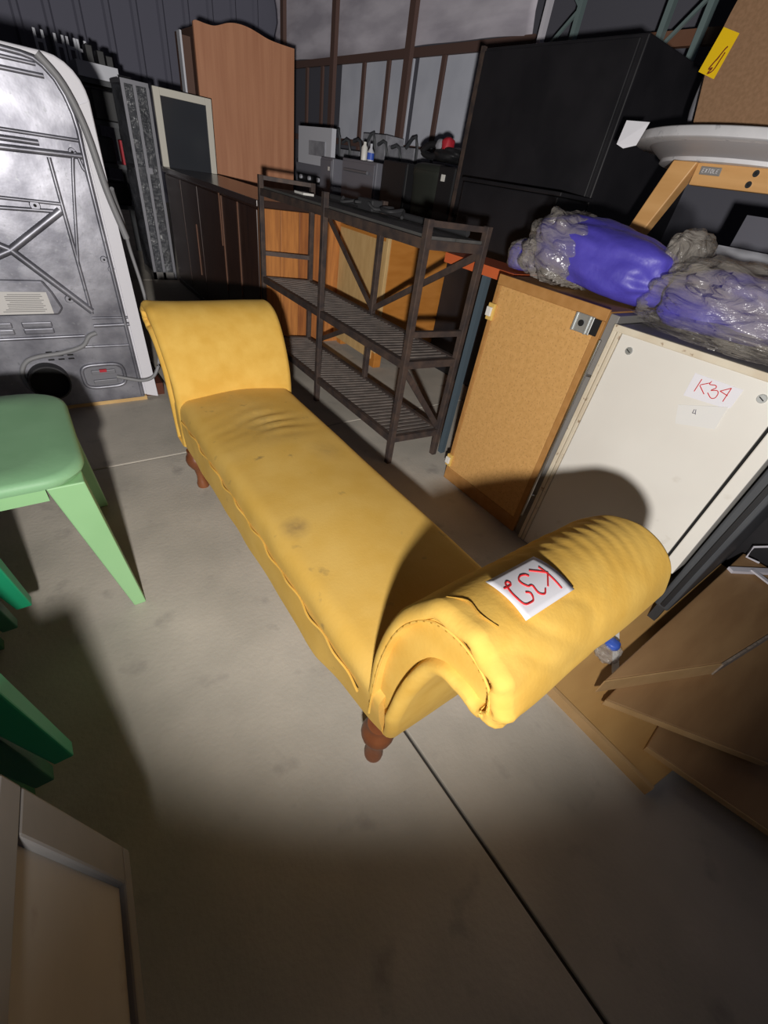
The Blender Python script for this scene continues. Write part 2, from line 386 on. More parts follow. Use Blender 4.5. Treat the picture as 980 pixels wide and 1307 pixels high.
_, AP, AN = scroll(ARM, X0+.002, X1, 'scroll_arm', arm_wr, flare=lambda x, p: (.036*min(1, max(0, (.31-p.z)/.15)) if x < .5 else 0))
scroll(HEAD, X0-.002, X1+.003, 'headrest', head_wr, flare=lambda x, p: (-.012 if x < .5 else .0)*max(0, (p.z-.4)/.2))
# gathered fabric at the roll end, stitched band seams
spts = [V((X0+.004, (AP[i]-AN[i]*.0225).y, (AP[i]-AN[i]*.026).z)) for i in range(int(len(AP)*.06), int(len(AP)*.62))]
MB().tube(spts, .0022, 6).build('piping', m_velvet, ch, smooth=True)
st_ = MB()
for k in range(2, len(spts)-3, 2): st_.bar(spts[k]+V((-.0022, 0, 0)), spts[k]+(spts[k+1]-spts[k])*.5+V((-.0022, 0, 0)), .0014)
tag(st_.build('stitching', m_seam, ch), kind='stuff')
# repaired tear on the arm
MB().tube([AP[int(len(AP)*t)]+AN[int(len(AP)*t)]*.0012+V((x, 0, 0)) for x, t in ((.315, .30), (.326, .33), (.320, .35), (.327, .375))], .0013, 5, smooth=4).build('tear', m_seam, ch)
def chaise_leg(x, y, dx, dy):
    prof = [(.012, .0), (.021, .0), (.022, .012), (.017, .026), (.0145, .045), (.017, .072), (.026, .084), (.034, .098), (.037, .113), (.033, .128), (.027, .137), (.026, .146), (.026, .153)]
    rings = []
    for r, z in prof:
        k = 1-z/.153
        rings.append([V((x+dx*k+r*math.cos(t), y+dy*k+r*math.sin(t), z)) for t in [2*math.pi*i/20 for i in range(20)]])
    MB().loft(rings).build('leg', m_legwood, ch, smooth=True)
chaise_leg(.337, .268, .004, -.004); chaise_leg(.315, 1.46, .012, -.02); chaise_leg(.665, .268, 0, 0); chaise_leg(.665, 1.46, 0, 0)

# paper tag on the scroll arm (follows the roll)
arc = [0]
for i in range(1, len(AP)): arc.append(arc[-1]+(AP[i]-AP[i-1]).length)
ic = min(range(len(AP)), key=lambda i: abs(AP[i].y-.152)+(0 if AP[i].z > .6 else 9))
def on_arm(u, v, off):
    s = arc[ic]+(v-.5)*.068
    i = max(1, min(len(AP)-1, next(k for k in range(len(arc)) if arc[k] >= s)))
    t = (s-arc[i-1])/(arc[i]-arc[i-1]); p = AP[i-1].lerp(AP[i], t); nn = AN[i-1].lerp(AN[i], t)
    return p+nn*off+V((.466-.101*u-.006*(v-.5), 0, 0))
def paper_on(fn, off, name, label, parent=None):
    rows = [[fn(u/10, v/10, off+.004*max(0, (u/10-.75))*max(0, .5-v/10)) for u in range(11)] for v in range(11)]
    o = MB().loft(rows, closed=False).build(name, m_paper, parent, smooth=True)
    o.modifiers.new('thickness', 'SOLIDIFY').thickness = .0005
    return o
tp = thing('paper_tag', on_arm(.5, .5, .006), 'white paper tag with red K32 lying on the yellow scroll arm', 'paper tag')
paper_on(on_arm, .0065, 'paper', None, tp)
def strokes(fn, lst, name, m_, parent, r, sm=5):
    for st in lst:
        pts = spline([V((a, b, 0)) for a, b in st], sm)
        MB().tube([fn(p.x, p.y) for p in pts], r, 6).build(name, m_, parent)
strokes(lambda u, v: on_arm(u, v, .0070), [
    [(.177, .313), (.18, .6), (.185, .874)], [(.351, .271), (.255, .39), (.162, .507)], [(.162, .507), (.255, .61), (.35, .72)],
    [(.417, .735), (.49, .80), (.559, .729), (.545, .58), (.57, .55), (.61, .54), (.64, .44), (.626, .345), (.55, .283), (.47, .31), (.446, .378)],
    [(.717, .613), (.68, .64), (.666, .687), (.70, .78), (.764, .80), (.871, .759), (.894, .526), (.848, .307), (.80, .25), (.77, .28), (.783, .344), (.85, .36), (.919, .346)]], 'lettering', m_red, tp, .0012)

# ================================================================== CABINET PAIR (fibreboard and white)
cab = thing('fibreboard_cabinet', (1.6, .86, 0), 'orange fibreboard backed cabinet with steel latch beside the white K34 cabinet', 'cabinet')
B((1.306, .652, .0), (1.93, 1.075, .838)).build('body', m_chipedge, cab, bevel=.003)
B((1.300, .675, .06), (1.306, 1.060, .812)).build('back_panel', m_chip, cab, bevel=.002)
for z0, z1, y0, y1 in ((.812, .844, .652, 1.078), (.0, .06, .652, 1.078)):
    B((1.298, y0, z0), (1.307, y1, z1)).build('rail', m_chipedge, cab, bevel=.002)
B((1.298, 1.060, .06), (1.307, 1.078, .812)).build('stile', m_chipedge, cab, bevel=.002)
B((1.298, .652, .06), (1.307, .675, .812)).build('stile', m_chipedge, cab, bevel=.002)
for z in (.725, .10):
    c = B((1.287, 1.052, z-.028), (1.30, 1.082, z+.028)).build('catch', m_yplastic, cab, bevel=.003)
    B((1.279, 1.058, z-.014), (1.288, 1.080, z+.016)).build('catch_block', m_wplastic, c, bevel=.002)
la = B((1.290, .683, .764), (1.2985, .745, .815)).build('latch_plate', m_zinc, cab, bevel=.002)
B((1.286, .694, .764), (1.291, .699, .815)).build('latch_fold', m_zinc, la); B((1.286, .738, .764), (1.291, .743, .815)).build('latch_fold', m_zinc, la)
MB().cyl((1.2895, .718, .79), (1.287, .718, .79), .009).build('latch_hole', m_hole, la)
B((1.291, .662, .768), (1.2975, .683, .812)).build('latch_slot', m_hole, la)
# white cabinet
wc = thing('white_cabinet', (1.6, .4, 0), 'tall white melamine cabinet side marked with red K34 paper', 'cabinet')
ztop = lambda y: .816+.008*(.63-y)/.42
def sheetx(x0, x1, y0, y1, zb0, zb1, name, m_, par, bev=.002):     # panel on a plane of constant x with a slightly sloping top
    return MB().hexa([(x0, y0, zb0), (x1, y0, zb0), (x1, y1, zb1), (x0, y1, zb1)], [(x0, y0, ztop(y0)), (x1, y0, ztop(y0)), (x1, y1, ztop(y1)), (x0, y1, ztop(y1))]).build(name, m_, par, bevel=bev)
sheetx(1.306, 1.93, .172, .612, .0, .0, 'body', m_grey, wc)
sheetx(1.2975, 1.306, .172, .592, .02, .0, 'side_panel', m_whitepaint, wc)
sheetx(1.296, 1.306, .594, .606, .0, .0, 'edge_strip', m_cream, wc)
sheetx(1.2955, 1.306, .608, .622, .0, .0, 'edge_strip', m_cream, wc)
MB().hexa([(1.2945, .172, ztop(.172)-.018), (1.306, .172, ztop(.172)-.018), (1.306, .622, ztop(.622)-.018), (1.2945, .622, ztop(.622)-.018)], [(1.2945, .172, ztop(.172)), (1.306, .172, ztop(.172)), (1.306, .622, ztop(.622)), (1.2945, .622, ztop(.622))]).build('top_strip', m_cream, wc, bevel=.002)
B((1.312, .165, .22), (1.90, .172, .79)).build('gap_shadow', m_hole, wc)
B((1.298, .130, .25), (1.90, .1645, .79)).build('front_strip', m_whitepaint, wc, bevel=.003)
B((1.306, .622, .0), (1.90, .650, .835)).build('grey_filler', m_grey, wc, bevel=.002)
hb = MB().cyl((1.290, .640, .765), (1.290, .640, .10), .005).build('pull_bar', m_steel, wc, smooth=True)
for z in (.66, .2): MB().cyl((1.290, .640, z), (1.306, .628, z), .004).build('bar_mount', m_steel, hb, smooth=True)
for y, z in ((.552, .764), (.216, .770)):
    s = MB().cyl((1.2978, y, z), (1.2945, y, z), .011, .009, 16).build('screw', m_zinc, wc, smooth=True)
    MB().bar((1.2942, y-.006, z-.003), (1.2942, y+.006, z+.003), .002, .001, up=(1, 0, 0)).build('screw_slot', m_hole, s)
pt = thing('paper_tag', (1.296, .31, .74), 'white paper tag with red K34 stuck on the white cabinet', 'paper tag')
pap = lambda poly, n, m_, p, x=1.2968: MB().prism([(x, y, z) for y, z in poly], (-.0005, 0, 0)).build(n, m_, p)
pap([(.3709, .7715), (.2578, .7737), (.2587, .7277), (.2665, .7220), (.3671, .7128)], 'paper', m_paper, pt)
fx = lambda u, v: V((1.2960, u, v))
strokes(fx, [[(.3493, .7637), (.3496, .7313)], [(.3273, .7632), (.3452, .7504)], [(.3456, .7488), (.326, .7336)],
    [(.279, .7497), (.2989, .7535)], [(.2989, .7535), (.2814, .7684)], [(.2814, .7684), (.2809, .7341)]], 'lettering', m_red, pt, .0011, 1)
strokes(fx, [[(.3273, .7673), (.3274, .7591), (.315, .7616), (.3108, .7566), (.3175, .7475), (.3055, .752), (.2996, .7464), (.3002, .7351), (.3082, .7316), (.3209, .74)]], 'lettering', m_red, pt, .0011)
p4 = thing('paper_note', (1.296, .31, .67), 'small creased paper note reading 4 stuck below the K34 tag', 'paper note')
MB().hexa([(1.2972, .3475, .6409), (1.2965, .3475, .6409), (1.2935, .2597, .6687), (1.2942, .2597, .6687)], [(1.2972, .3659, .687), (1.2965, .3659, .687), (1.2945, .2635, .7277), (1.2952, .2635, .7277)]).build('paper', m_paper2, p4)
strokes(lambda u, v: V((1.2945, u, v)), [[(.3252, .6925), (.3246, .6825)], [(.3246, .6825), (.318, .685)], [(.322, .694), (.3166, .6818)]], 'lettering', m_pen, p4, .0007, 1)

# ================================================================== WRAPPED BUNDLES on the cabinets
def blob(c, rad, name, m_, parent, seed, amp, rot=0, n=40, squash=1, fold=0):
    vs = MB(); rings = []
    for i in range(n+1):
        th = math.pi*i/n; ring = []
        for j in range(n*2):
            ph = 2*math.pi*j/(n*2)
            d = V((math.sin(th)*math.cos(ph), math.cos(th), math.sin(th)*math.sin(ph)))
            sup = 1/(abs(d.x)**3+abs(d.y)**3+abs(d.z)**3)**(1/3)
            a = 1+amp*noise.noise(d*1.8+V((seed, 0, 0)))+amp*.6*noise.noise(d*4+V((0, seed, 0)))
            if fold: a += fold*(abs(noise.noise(V((d.x*2+d.y*2, d.y*1.6+seed, d.z*4.5-d.y*2.5))))-.25)+fold*.14*(abs(noise.noise(V((d.x*5+d.y*3, d.y*3+seed, d.z*11-d.y*5))))-.25)
            p = V((d.x*rad[0], d.y*rad[1], d.z*rad[2]))*a*(sup*.55+.45)
            if p.z < -rad[2]*.72: p.z = -rad[2]*.72
            p = Matrix.Rotation(rot, 3, 'X') @ p
            q = V(c)+p
            q.z = max(q.z, FL[0])
            ring.append(q)
        rings.append(ring)
    return vs.loft(rings).build(name, m_, parent, smooth=True, tri=True)
FL = [.8385]
b1 = thing('wrapped_bundle', (1.62, .86, .839), 'blue fabric roll partly wrapped in clear film at the back of the cabinet top', 'bundle', 'wrapped bundles on the cabinets')
blob((1.50, .86, .935), (.125, .25, .097), 'blue_fabric', m_blue, b1, 3.1, .10, rot=.10)
blob((1.50, .98, .93), (.15, .13, .112), 'stretch_wrap', m_wrap, b1, 5.3, .12, fold=.22, rot=.1)
blob((1.58, .64, .985), (.11, .05, .07), 'stretch_wrap', m_wrap, b1, 8.3, .12, fold=.08)
b2 = thing('wrapped_bundle', (1.45, 1.13, .846), 'small dark blue bundle poking over the far corner of the fibreboard cabinet', 'bundle', 'wrapped bundles on the cabinets')
blob((1.52, 1.16, .885), (.07, .055, .055), 'blue_fabric', m_blue, b2, 6.1, .10)
blob((1.52, 1.16, .887), (.075, .06, .058), 'stretch_wrap', m_wrap, b2, 2.3, .10, fold=.12, n=24)
FL[0] = .826
b3 = thing('wrapped_bundle', (1.50, .45, .815), 'big film-wrapped bundle on the white cabinet with blue showing through', 'bundle', 'wrapped bundles on the cabinets')
blob((1.505, .43, .90), (.125, .18, .085), 'blue_fabric', m_blue, b3, 1.7, .12, rot=-.06)
blob((1.50, .44, .8955), (.15, .215, .115), 'stretch_wrap', m_wrap, b3, 9.3, .10, fold=.30, n=56, rot=-.06)
blob((1.425, .40, .842), (.115, .21, .03), 'loose_film', m_wrap, b3, 4.1, .12, fold=.35, n=40)
b4 = thing('wrapped_bundle', (1.40, .14, .80), 'clear film bundle at the right end of the white cabinet top', 'bundle', 'wrapped bundles on the cabinets')
FL[0] = .826
blob((1.47, .13, .89), (.11, .06, .08), 'clutter_fabric', m_clutter, b4, 4.4, .1, n=24)
blob((1.47, .13, .895), (.13, .08, .10), 'stretch_wrap', m_wrap, b4, 7.7, .1, fold=.3)

# ================================================================== DRYER (back side)
YD = 2.25
dr = thing('clothes_dryer', (0, 2.5, 0), 'clothes dryer seen from behind with ribbed galvanised back panel and vent hole', 'dryer')
xr = lambda z: .300-.018*z                          # right edge of the back panel
def outline(y, inset=0, rtop=.10):
    pts = [(-.36, y, .02), (xr(.02)-inset, y, .02), (xr(1.0)-inset, y, 1.19-rtop-inset)]
    for i in range(1, 7):
        a = math.radians(15*i); pts.append((xr(1.1)-rtop-inset+rtop*math.cos(a), y, 1.19-rtop-inset+rtop*math.sin(a)))
    pts.append((-.36, y, 1.19-inset)); return pts
MB().prism([(p[0]+.055, p[1], p[2]+.012 if p[2] > .5 else p[2]) for p in outline(YD+.022)], (0, .55, 0)).build('body', m_white_metal, dr, bevel=.006)
bp = MB().prism(outline(YD), (0, .02, 0)).build('back_panel', m_galv, dr, bevel=.004)
fl = [(xr(z)+.004, z) for z in (.03, .3, .6, .9, 1.06)]
MB().tube([(x-.012, YD-.003, z) for x, z in fl]+[(xr(1.1)-.06, YD-.003, 1.165), (.1, YD-.003, 1.185), (-.36, YD-.003, 1.185)], .008, 8, smooth=3).build('edge_bead', m_galv, dr, smooth=True)
MB().hexa([(xr(.03)+.012, YD+.012, .025), (xr(.03)+.062, YD+.012, .01), (xr(.03)+.062, YD+.02, .01), (xr(.03)+.012, YD+.02, .025)],
          [(xr(1.05)+.008, YD+.012, 1.08), (xr(1.05)+.050, YD+.012, 1.10), (xr(1.05)+.050, YD+.02, 1.10), (xr(1.05)+.008, YD+.02, 1.08)]).build('side_flange', m_white_metal, dr)
MB().tube([(.21, YD-.012, 1.19), (.262, YD-.014, 1.13), (.30, YD-.014, 1.02), (.325, YD-.012, .85), (.36, YD-.01, .70)], .012, 8, smooth=5).build('rubber_gasket', m_grey_cable, dr, smooth=True)
for p, q, w, h in (((-.36, .985), (.283, .989), .012, .012), ((-.36, .93), (.27, .946), .02, .014), ((-.36, .962), (.15, .966), .018, .01), ((-.36, .805), (.165, .796), .012, .012), ((-.36, .765), (.155, .772), .014, .012),
              ((.168, .93), (.17, .415), .014, .012), ((-.03, .64), (.158, .775), .028, .02), ((-.03, .64), (.172, .425), .028, .02), ((-.36, .49), (-.03, .64), .026, .02), ((-.36, .80), (-.03, .64), .026, .02), ((-.36, 1.135), (.215, 1.14), .014, .014), ((-.36, 1.165), (.20, 1.165), .012, .012),
              ((.164, .365), (.30, .367), .016, .016), ((.165, .397), (.30, .395), .01, .01), ((.08, .279), (.292, .277), .012, .014), ((-.36, .325), (.12, .326), .014, .014)):
    MB().tube([(p[0], YD-.001, p[1]), (q[0], YD-.001, q[1])], w*.5, 8).build('pressed_rib', m_galv, dr, smooth=True)
MB().tube([(.168, YD-.002, .60), (.24, YD-.002, .935), (.265, YD-.002, .91), (.275, YD-.002, .85), (.285, YD-.002, .40), (.29, YD-.002, .05)], .006, 8, smooth=6).build('pressed_rib', m_galv, dr, smooth=True)
for z0 in (.33, .355):
    for k in range(3):
        B((-.34+k*.13, YD-.008, z0+.012), (-.24+k*.13, YD, z0+.034)).build('pressed_tab', m_galv, dr, bevel=.004)
MB().prism([(-.36, YD-.014, .415), (.055, YD-.014, .415), (.075, YD-.014, .44), (.056, YD-.014, .50), (.035, YD-.014, .542), (-.36, YD-.014, .545)], (0, .016, 0)).build('access_plate', m_galv, dr, bevel=.008)
lb = MB().prism([(-.33, YD-.0155, .4205), (.038, YD-.0155, .4225), (.034, YD-.0155, .5018), (-.33, YD-.0155, .505)], (0, .001, 0)).build('rating_label', m_label, dr)
pr = MB()
for k in range(10):
    x0 = -.10 if k < 8 else -.12; x1 = .02-random.random()*.02
    pr.box((x0+(.0 if k % 4 else .01), YD-.0162, .492-k*.0068), (x1, YD-.0156, .4945-k*.0068))
for k in range(8): pr.box((-.30+.02*(k % 4), YD-.0162, .49-.016*(k//2)), (-.285+.02*(k % 4)+random.random()*.02, YD-.0156, .4945-.016*(k//2)))
tag(pr.build('small_print', m_print, lb), kind='stuff')
for x, z, rr in ((.085, .785, .017), (.105, .472, .016), (.243, .955, .012), (.262, .62, .013), (.28, .585, .012)):
    s = MB().cyl((x, YD, z), (x, YD-.006, z), rr, rr*.85, 18).build('screw_boss', m_galv, dr, smooth=True)
    MB().cyl((x, YD-.006, z), (x, YD-.0075, z), rr*.3, n=10).build('screw_hole', m_hole, s)
vd = MB()
vd.loft([[V((-.055+r*math.cos(t), y, .150+r*math.sin(t))) for t in [2*math.pi*i/32 for i in range(32)]] for r, y in ((.074, YD), (.074, YD-.05), (.068, YD-.05), (.068, YD-.004))], caps=True)
vd.build('vent_duct', m_dark_rubber, dr, smooth=True)
MB().cyl((-.055, YD-.005, .150), (-.055, YD-.003, .150), .067, n=32).build('vent_mouth', m_hole, dr)
sl = MB()
for i in range(3):
    for j in range(3): sl.box((-.035+i*.036, YD-.0012, .262-j*.016), (-.013+i*.036, YD, .268-j*.016))
sl.build('louvre_slot', m_hole, dr)
rp = []
for i in range(40):
    t = 2*math.pi*i/40; c, s = math.cos(t), math.sin(t); e = lambda v: math.copysign(abs(v)**.5, v)
    rp.append((.152+.083*e(c), YD-.004, .145+.053*e(s)))
cv = MB().tube(rp+[rp[0]], .008, 8).build('terminal_recess', m_galv, dr, smooth=True)
MB().prism([(x*.86+.152*.14, YD-.002, z*.86+.145*.14) for x, _, z in rp], (0, .001, 0)).build('recess_plate', m_alu, cv)
for z in (.12, .165): B((.105, YD-.014, z-.008), (.20, YD-.003, z+.01)).build('terminal_bar', m_alu, cv, bevel=.002)
B((.137, YD-.02, .168), (.165, YD-.012, .18)).build('terminal_block', m_redcloth, cv)
MB().tube([(.20, YD-.02, .142), (.25, YD-.035, .131), (.30, YD-.04, .120), (.35, YD-.04, .135), (.385, YD-.03, .19), (.40, YD-.01, .26), (.405, YD+.05, .33), (.40, YD+.10, .5), (.385, YD+.12, .64), (.372, YD+.08, .75), (.355, YD+.04, .82), (.345, YD-.0, .86)], .0075, 8, smooth=6).build('power_cord', m_grey_cable, dr, smooth=True)
MB().tube([(.165, YD-.008, .337), (.135, YD-.01, .325), (.10, YD-.01, .285), (.02, YD-.01, .262), (-.06, YD-.01, .253), (-.11, YD-.01, .235), (-.138, YD-.01, .19), (-.135, YD-.012, .14), (-.115, YD-.012, .10)], .009, 8, smooth=6).build('hose', m_grey_cable, dr, smooth=True)
B((-.36, YD+.01, 0), (.31, YD+.5, .02)).build('wood_skid', m_palewood, dr)
B((.31, YD+.05, 0), (.40, YD+.45, .06)).build('maroon_skirt', m_mahog, dr)

# ================================================================== CHAIRS
def chair(name, label, y0, y1, xf, ms, mleg, group=None, bk=.012):
    """side chair facing +X; right-hand legs stand on x = xf"""
    c = thing(name, (xf-.22, (y0+y1)/2, 0), label, 'chair', group)
    xs1 = xf-.028; xs0 = xs1-.45; ya, yb = y0-.012, y1-.09
    ring = lambda ins, z: [V(p) for p in [(x, y, z) for x, y in rr(xs0+ins, xs1-ins, ya+ins, yb-ins, .085)]]
    def rr(x0, x1, ya_, yb_, r):
        o = []
        for cx, cy, a0 in ((x1-r, ya_+r, -90), (x1-r, yb_-r, 0), (x0+r, yb_-r, 90), (x0+r, ya_+r, 180)):
            for i in range(8): a = math.radians(a0+90*i/7); o.append((cx+r*math.cos(a), cy+r*math.sin(a)))
        return o
    MB().loft([ring(.02, .436), ring(.004, .440), ring(0, .450), ring(.003, .460), ring(.012, .466), ring(.07, .464), ring(.16, .460)]).build('seat', ms, c, smooth=True)
    xin0, xin1 = xs0+.03, xs1-.012
    yin0, yin1 = ya+.012, yb-.012
    feet = ((xf, y0, xin1, yin0), (xf-bk, y1, xin1, yin1), (xf-.51, y0, xin0, yin0), (xf-.50, y1, xin0, yin1))
    for fx_, fy, tx, ty in feet:
        sx = -1 if tx > xs0+.2 else 1; sy = 1 if ty < (ya+yb)/2 else -1
        w0, w1 = .07, .03
        MB().hexa([(fx_, fy, 0), (fx_+sx*w1, fy, 0), (fx_+sx*w1, fy+sy*w1, 0), (fx_, fy+sy*w1, 0)],
                  [(tx, ty, .436), (tx+sx*w0, ty, .436), (tx+sx*w0, ty+sy*.05, .436), (tx, ty+sy*.05, .436)]).build('leg', mleg, c, bevel=.003)
    for a, b in (((xin0+.071, yin0+.002, .405), (xin1-.071, yin0+.018, .436)), ((xin0+.071, yin1-.018, .405), (xin1-.071, yin1-.002, .436)), ((xin1-.02, yin0+.051, .405), (xin1-.004, yin1-.051, .436)), ((xin0+.004, yin0+.051, .405), (xin0+.02, yin1-.051, .436))):
        B(a, b).build('apron', mleg, c)
    return c
chair('mint_chair', 'pale mint green chair with flat rounded seat and splayed tapering legs', .954, 1.481, .013, m_mint_seat, m_mint)
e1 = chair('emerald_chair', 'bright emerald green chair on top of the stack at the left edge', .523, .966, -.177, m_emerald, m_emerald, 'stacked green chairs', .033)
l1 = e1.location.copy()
dup(e1, l1+V((-.048, .012, .07)), 'emerald green chair with shade painted in, in the middle of the stack at the left edge', m_emerald_shaded)
dup(e1, l1+V((-.096, .024, 0)), 'emerald green chair with shade painted in, at the bottom of the stack at the left edge', m_emerald_shaded)
e1.location = l1+V((0, 0, .14))

# ================================================================== GREY FRAMED PANEL near the lens
pf = thing('grey_cupboard', (-.28, .05, 0), 'small grey cupboard with framed side panel in the dim near left corner', 'cupboard')
C0 = V((-.104, .266, .30)); U = (V((-.14, .277, .60))-C0).normalized(); D = (V((-.119, .094, .30))-C0); D = (D-U*D.dot(U)).normalized(); N = U.cross(D).normalized()
if N.x < 0: N = -N
def slab_uv(u0, u1, d0, d1, n0, n1, name, m_, par, bev=.003):
    q = lambda u, d, n: C0+U*u+D*d+N*n
    return MB().hexa([q(u0, d0, n0), q(u1, d0, n0), q(u1, d1, n0), q(u0, d1, n0)], [q(u0, d0, n1), q(u1, d0, n1), q(u1, d1, n1), q(u0, d1, n1)]).build(name, m_, par, bevel=bev)
PH, PW = .302, .47
slab_uv(0, .024, 0, PW, -.018, 0, 'rail', m_greypaint, pf); slab_uv(PH-.036, PH, 0, PW, -.018, 0, 'rail', m_greypaint, pf)
slab_uv(.024, PH-.036, 0, .044, -.018, 0, 'stile', m_greypaint, pf); slab_uv(.024, PH-.036, PW-.044, PW, -.018, 0, 'stile', m_greypaint, pf)
slab_uv(.024, PH-.036, .044, PW-.044, -.018, -.008, 'inset', m_greyinset, pf, 0)
slab_uv(0, PH, 0, PW, -.30, -.0185, 'body', m_greypaint, pf)
for d in (.05, PW-.09):
    for n in (-.27, -.15): q = C0+D*d+N*n; B((q.x-.015, q.y-.015, 0), (q.x+.015, q.y+.015, q.z+.01)).build('leg', m_greypaint, pf)
# ================================================================== IRON SHELF
sh = thing('iron_shelf', (1.25, 1.97, 0), 'long rusty iron rack with slatted shelves and a grey board top', 'shelf rack')
XF, XR = 1.11, 1.40
FY = (1.285, 1.985, 2.68); RY = (1.262, 1.915, 2.60)
for y in FY: B((XF, y-.013, 0), (XF+.025, y+.013, .957)).build('post', m_rust, sh, bevel=.002)
for y in RY: B((XR-.025, y-.013, 0), (XR, y+.013, .957)).build('post', m_rust, sh, bevel=.002)
def ry(y): return RY[0]+(RY[2]-RY[0])*(y-FY[0])/(FY[2]-FY[0])
for z in (.885, .465, .125):
    MB().bar((XF+.012, FY[0], z), (XF+.012, FY[2], z), .02, .032).build('rail', m_rust, sh)
    MB().bar((XR-.012, RY[0], z), (XR-.012, RY[2], z), .02, .032).build('rail', m_rust, sh)
    for k in (0, 2): MB().bar((XF+.02, FY[k], z), (XR-.02, RY[k], z), .02, .030).build('end_rail', m_rust, sh)
for k in (0, 2): MB().bar((XF+.02, FY[k], .946), (XR-.02, RY[k], .946), .018, .018).build('end_rail', m_rust, sh)
for z in (.585,): MB().bar((XF+.02, FY[0], z), (XR-.02, RY[0], z), .018, .022).build('end_rail', m_rust, sh)
MB().bar((XF+.02, FY[2], .60), (XR-.02, RY[2], .60), .018, .022).build('end_rail', m_rust, sh)
MB().bar((XF+.02, FY[1], .895), (XR-.02, RY[1], .895), .018, .022).build('cross_rail', m_rust, sh)
for x0, x1 in ((0, .47), (.49, 1)):
    xa = XF+.026+(XR-XF-.052)*x0; xb = XF+.026+(XR-XF-.052)*x1
    fy = lambda x, y: y+(ry(y)-y)*(x-XF)/(XR-XF)
    MB().hexa([(xa, fy(xa, FY[0]), .8955), (xb, fy(xb, FY[0]), .8955), (xb, fy(xb, FY[2]), .8955), (xa, fy(xa, FY[2]), .8955)], [(xa, fy(xa, FY[0]), .9095), (xb, fy(xb, FY[0]), .9095), (xb, fy(xb, FY[2]), .9095), (xa, fy(xa, FY[2]), .9095)]).build('top_board', m_shelftop, sh)
s0 = None
for z in (.472, .132):
    for k in range(42):
        y = FY[0]+.03+k*(FY[2]-FY[0]-.05)/41
        MB().bar((XF+.022, y, z), (XR-.022, ry(y), z), .016, .006).build('slat', m_slat, sh)
XB = XR-.016
for p, q in (((XB, RY[1], .50), (XB, RY[0], .87)), ((XB, RY[1], .50), (XB, RY[2]-.12, .88)), ((XB, RY[1], .44), (XB, RY[2]-.15, .17))):
    MB().bar(p, q, .026, .006, up=(1, 0, 0)).build('brace', m_rust, sh)
MB().bar((XF+.014, FY[0]+.004, .45), (XR-.014, RY[0]+.004, .14), .026, .006, up=(0, 1, 0)).build('brace', m_rust, sh)
# on the shelf top
tag(B((1.23, 2.40, .9105), (1.29, 2.50, .920)).build('envelope', m_wplastic), 'white envelope lying on the grey rack top', 'envelope')
ck = thing('cable_tangle', (1.32, 1.9, .9105), 'tangle of black cable and rods on the rack top', 'cable')
random.seed(3)
tb = [(1.33+.04*math.sin(i*1.9), 1.70+i*.035+.02*math.sin(i*2.7), .919+.022*abs(math.sin(i*1.3))) for i in range(14)]
MB().tube(tb, .007, 6, smooth=5).build('cord', m_dark_rubber, ck, smooth=True)
MB().tube([(1.36, 1.33, .923), (1.36, 1.75, .925), (1.34, 2.35, .925)], .012, 8).build('rod', m_dark_rubber, ck, smooth=True)
B((1.31, 1.90, .9105), (1.37, 2.02, .955)).build('plug_block', m_dark_rubber, ck, bevel=.006)

# ================================================================== furniture behind the rack
oc = thing('orange_cabinet', (2.0, 2.2, 0), 'orange veneered cabinet with pale pine back and short feet behind the iron rack', 'cabinet')
B((1.757, 2.335, .27), (2.50, 2.875, .755)).build('body', m_orange, oc, bevel=.004)
B((1.765, 2.32, .10), (2.50, 2.335, .762)).build('side_panel', m_orange, oc, bevel=.003)
B((1.740, 2.318, .10), (1.764, 2.345, .765)).build('edge_board', m_palewood, oc, bevel=.003)
B((1.748, 2.35, .33), (1.757, 2.87, .745)).build('back_panel', m_palewood, oc, bevel=.003)
B((1.745, 2.35, .745), (1.757, 2.87, .762)).build('top_lip', m_orange, oc)
B((1.735, 2.36, .05), (1.757, 2.86, .17)).build('bottom_rail', m_palewood, oc, bevel=.003)
for x, y in ((1.745, 2.32), (2.43, 2.32), (1.77, 2.80), (2.43, 2.80)): B((x, y, 0), (x+.06, y+.06, .0995 if y < 2.5 else .27)).build('foot', m_orange, oc, bevel=.003)
rb = thing('plank_cupboard', (1.7, 3.1, 0), 'red-brown plank cupboard standing behind the far bay of the rack', 'cupboard')
B((1.565, 2.90, .0), (2.0, 3.70, .80)).build('body', m_redwood2, rb)
ys = [2.90, 3.05, 3.19, 3.33, 3.46, 3.58, 3.70]
for i in range(6): B((1.55, ys[i]+.003, .02), (1.565, ys[i+1]-.003, .79)).build('plank', m_redwood if i % 2 else m_redwood2, rb, bevel=.003)
B((1.545, 2.885, 0), (1.99, 2.90, .80)).build('end_board', m_redwood, rb)
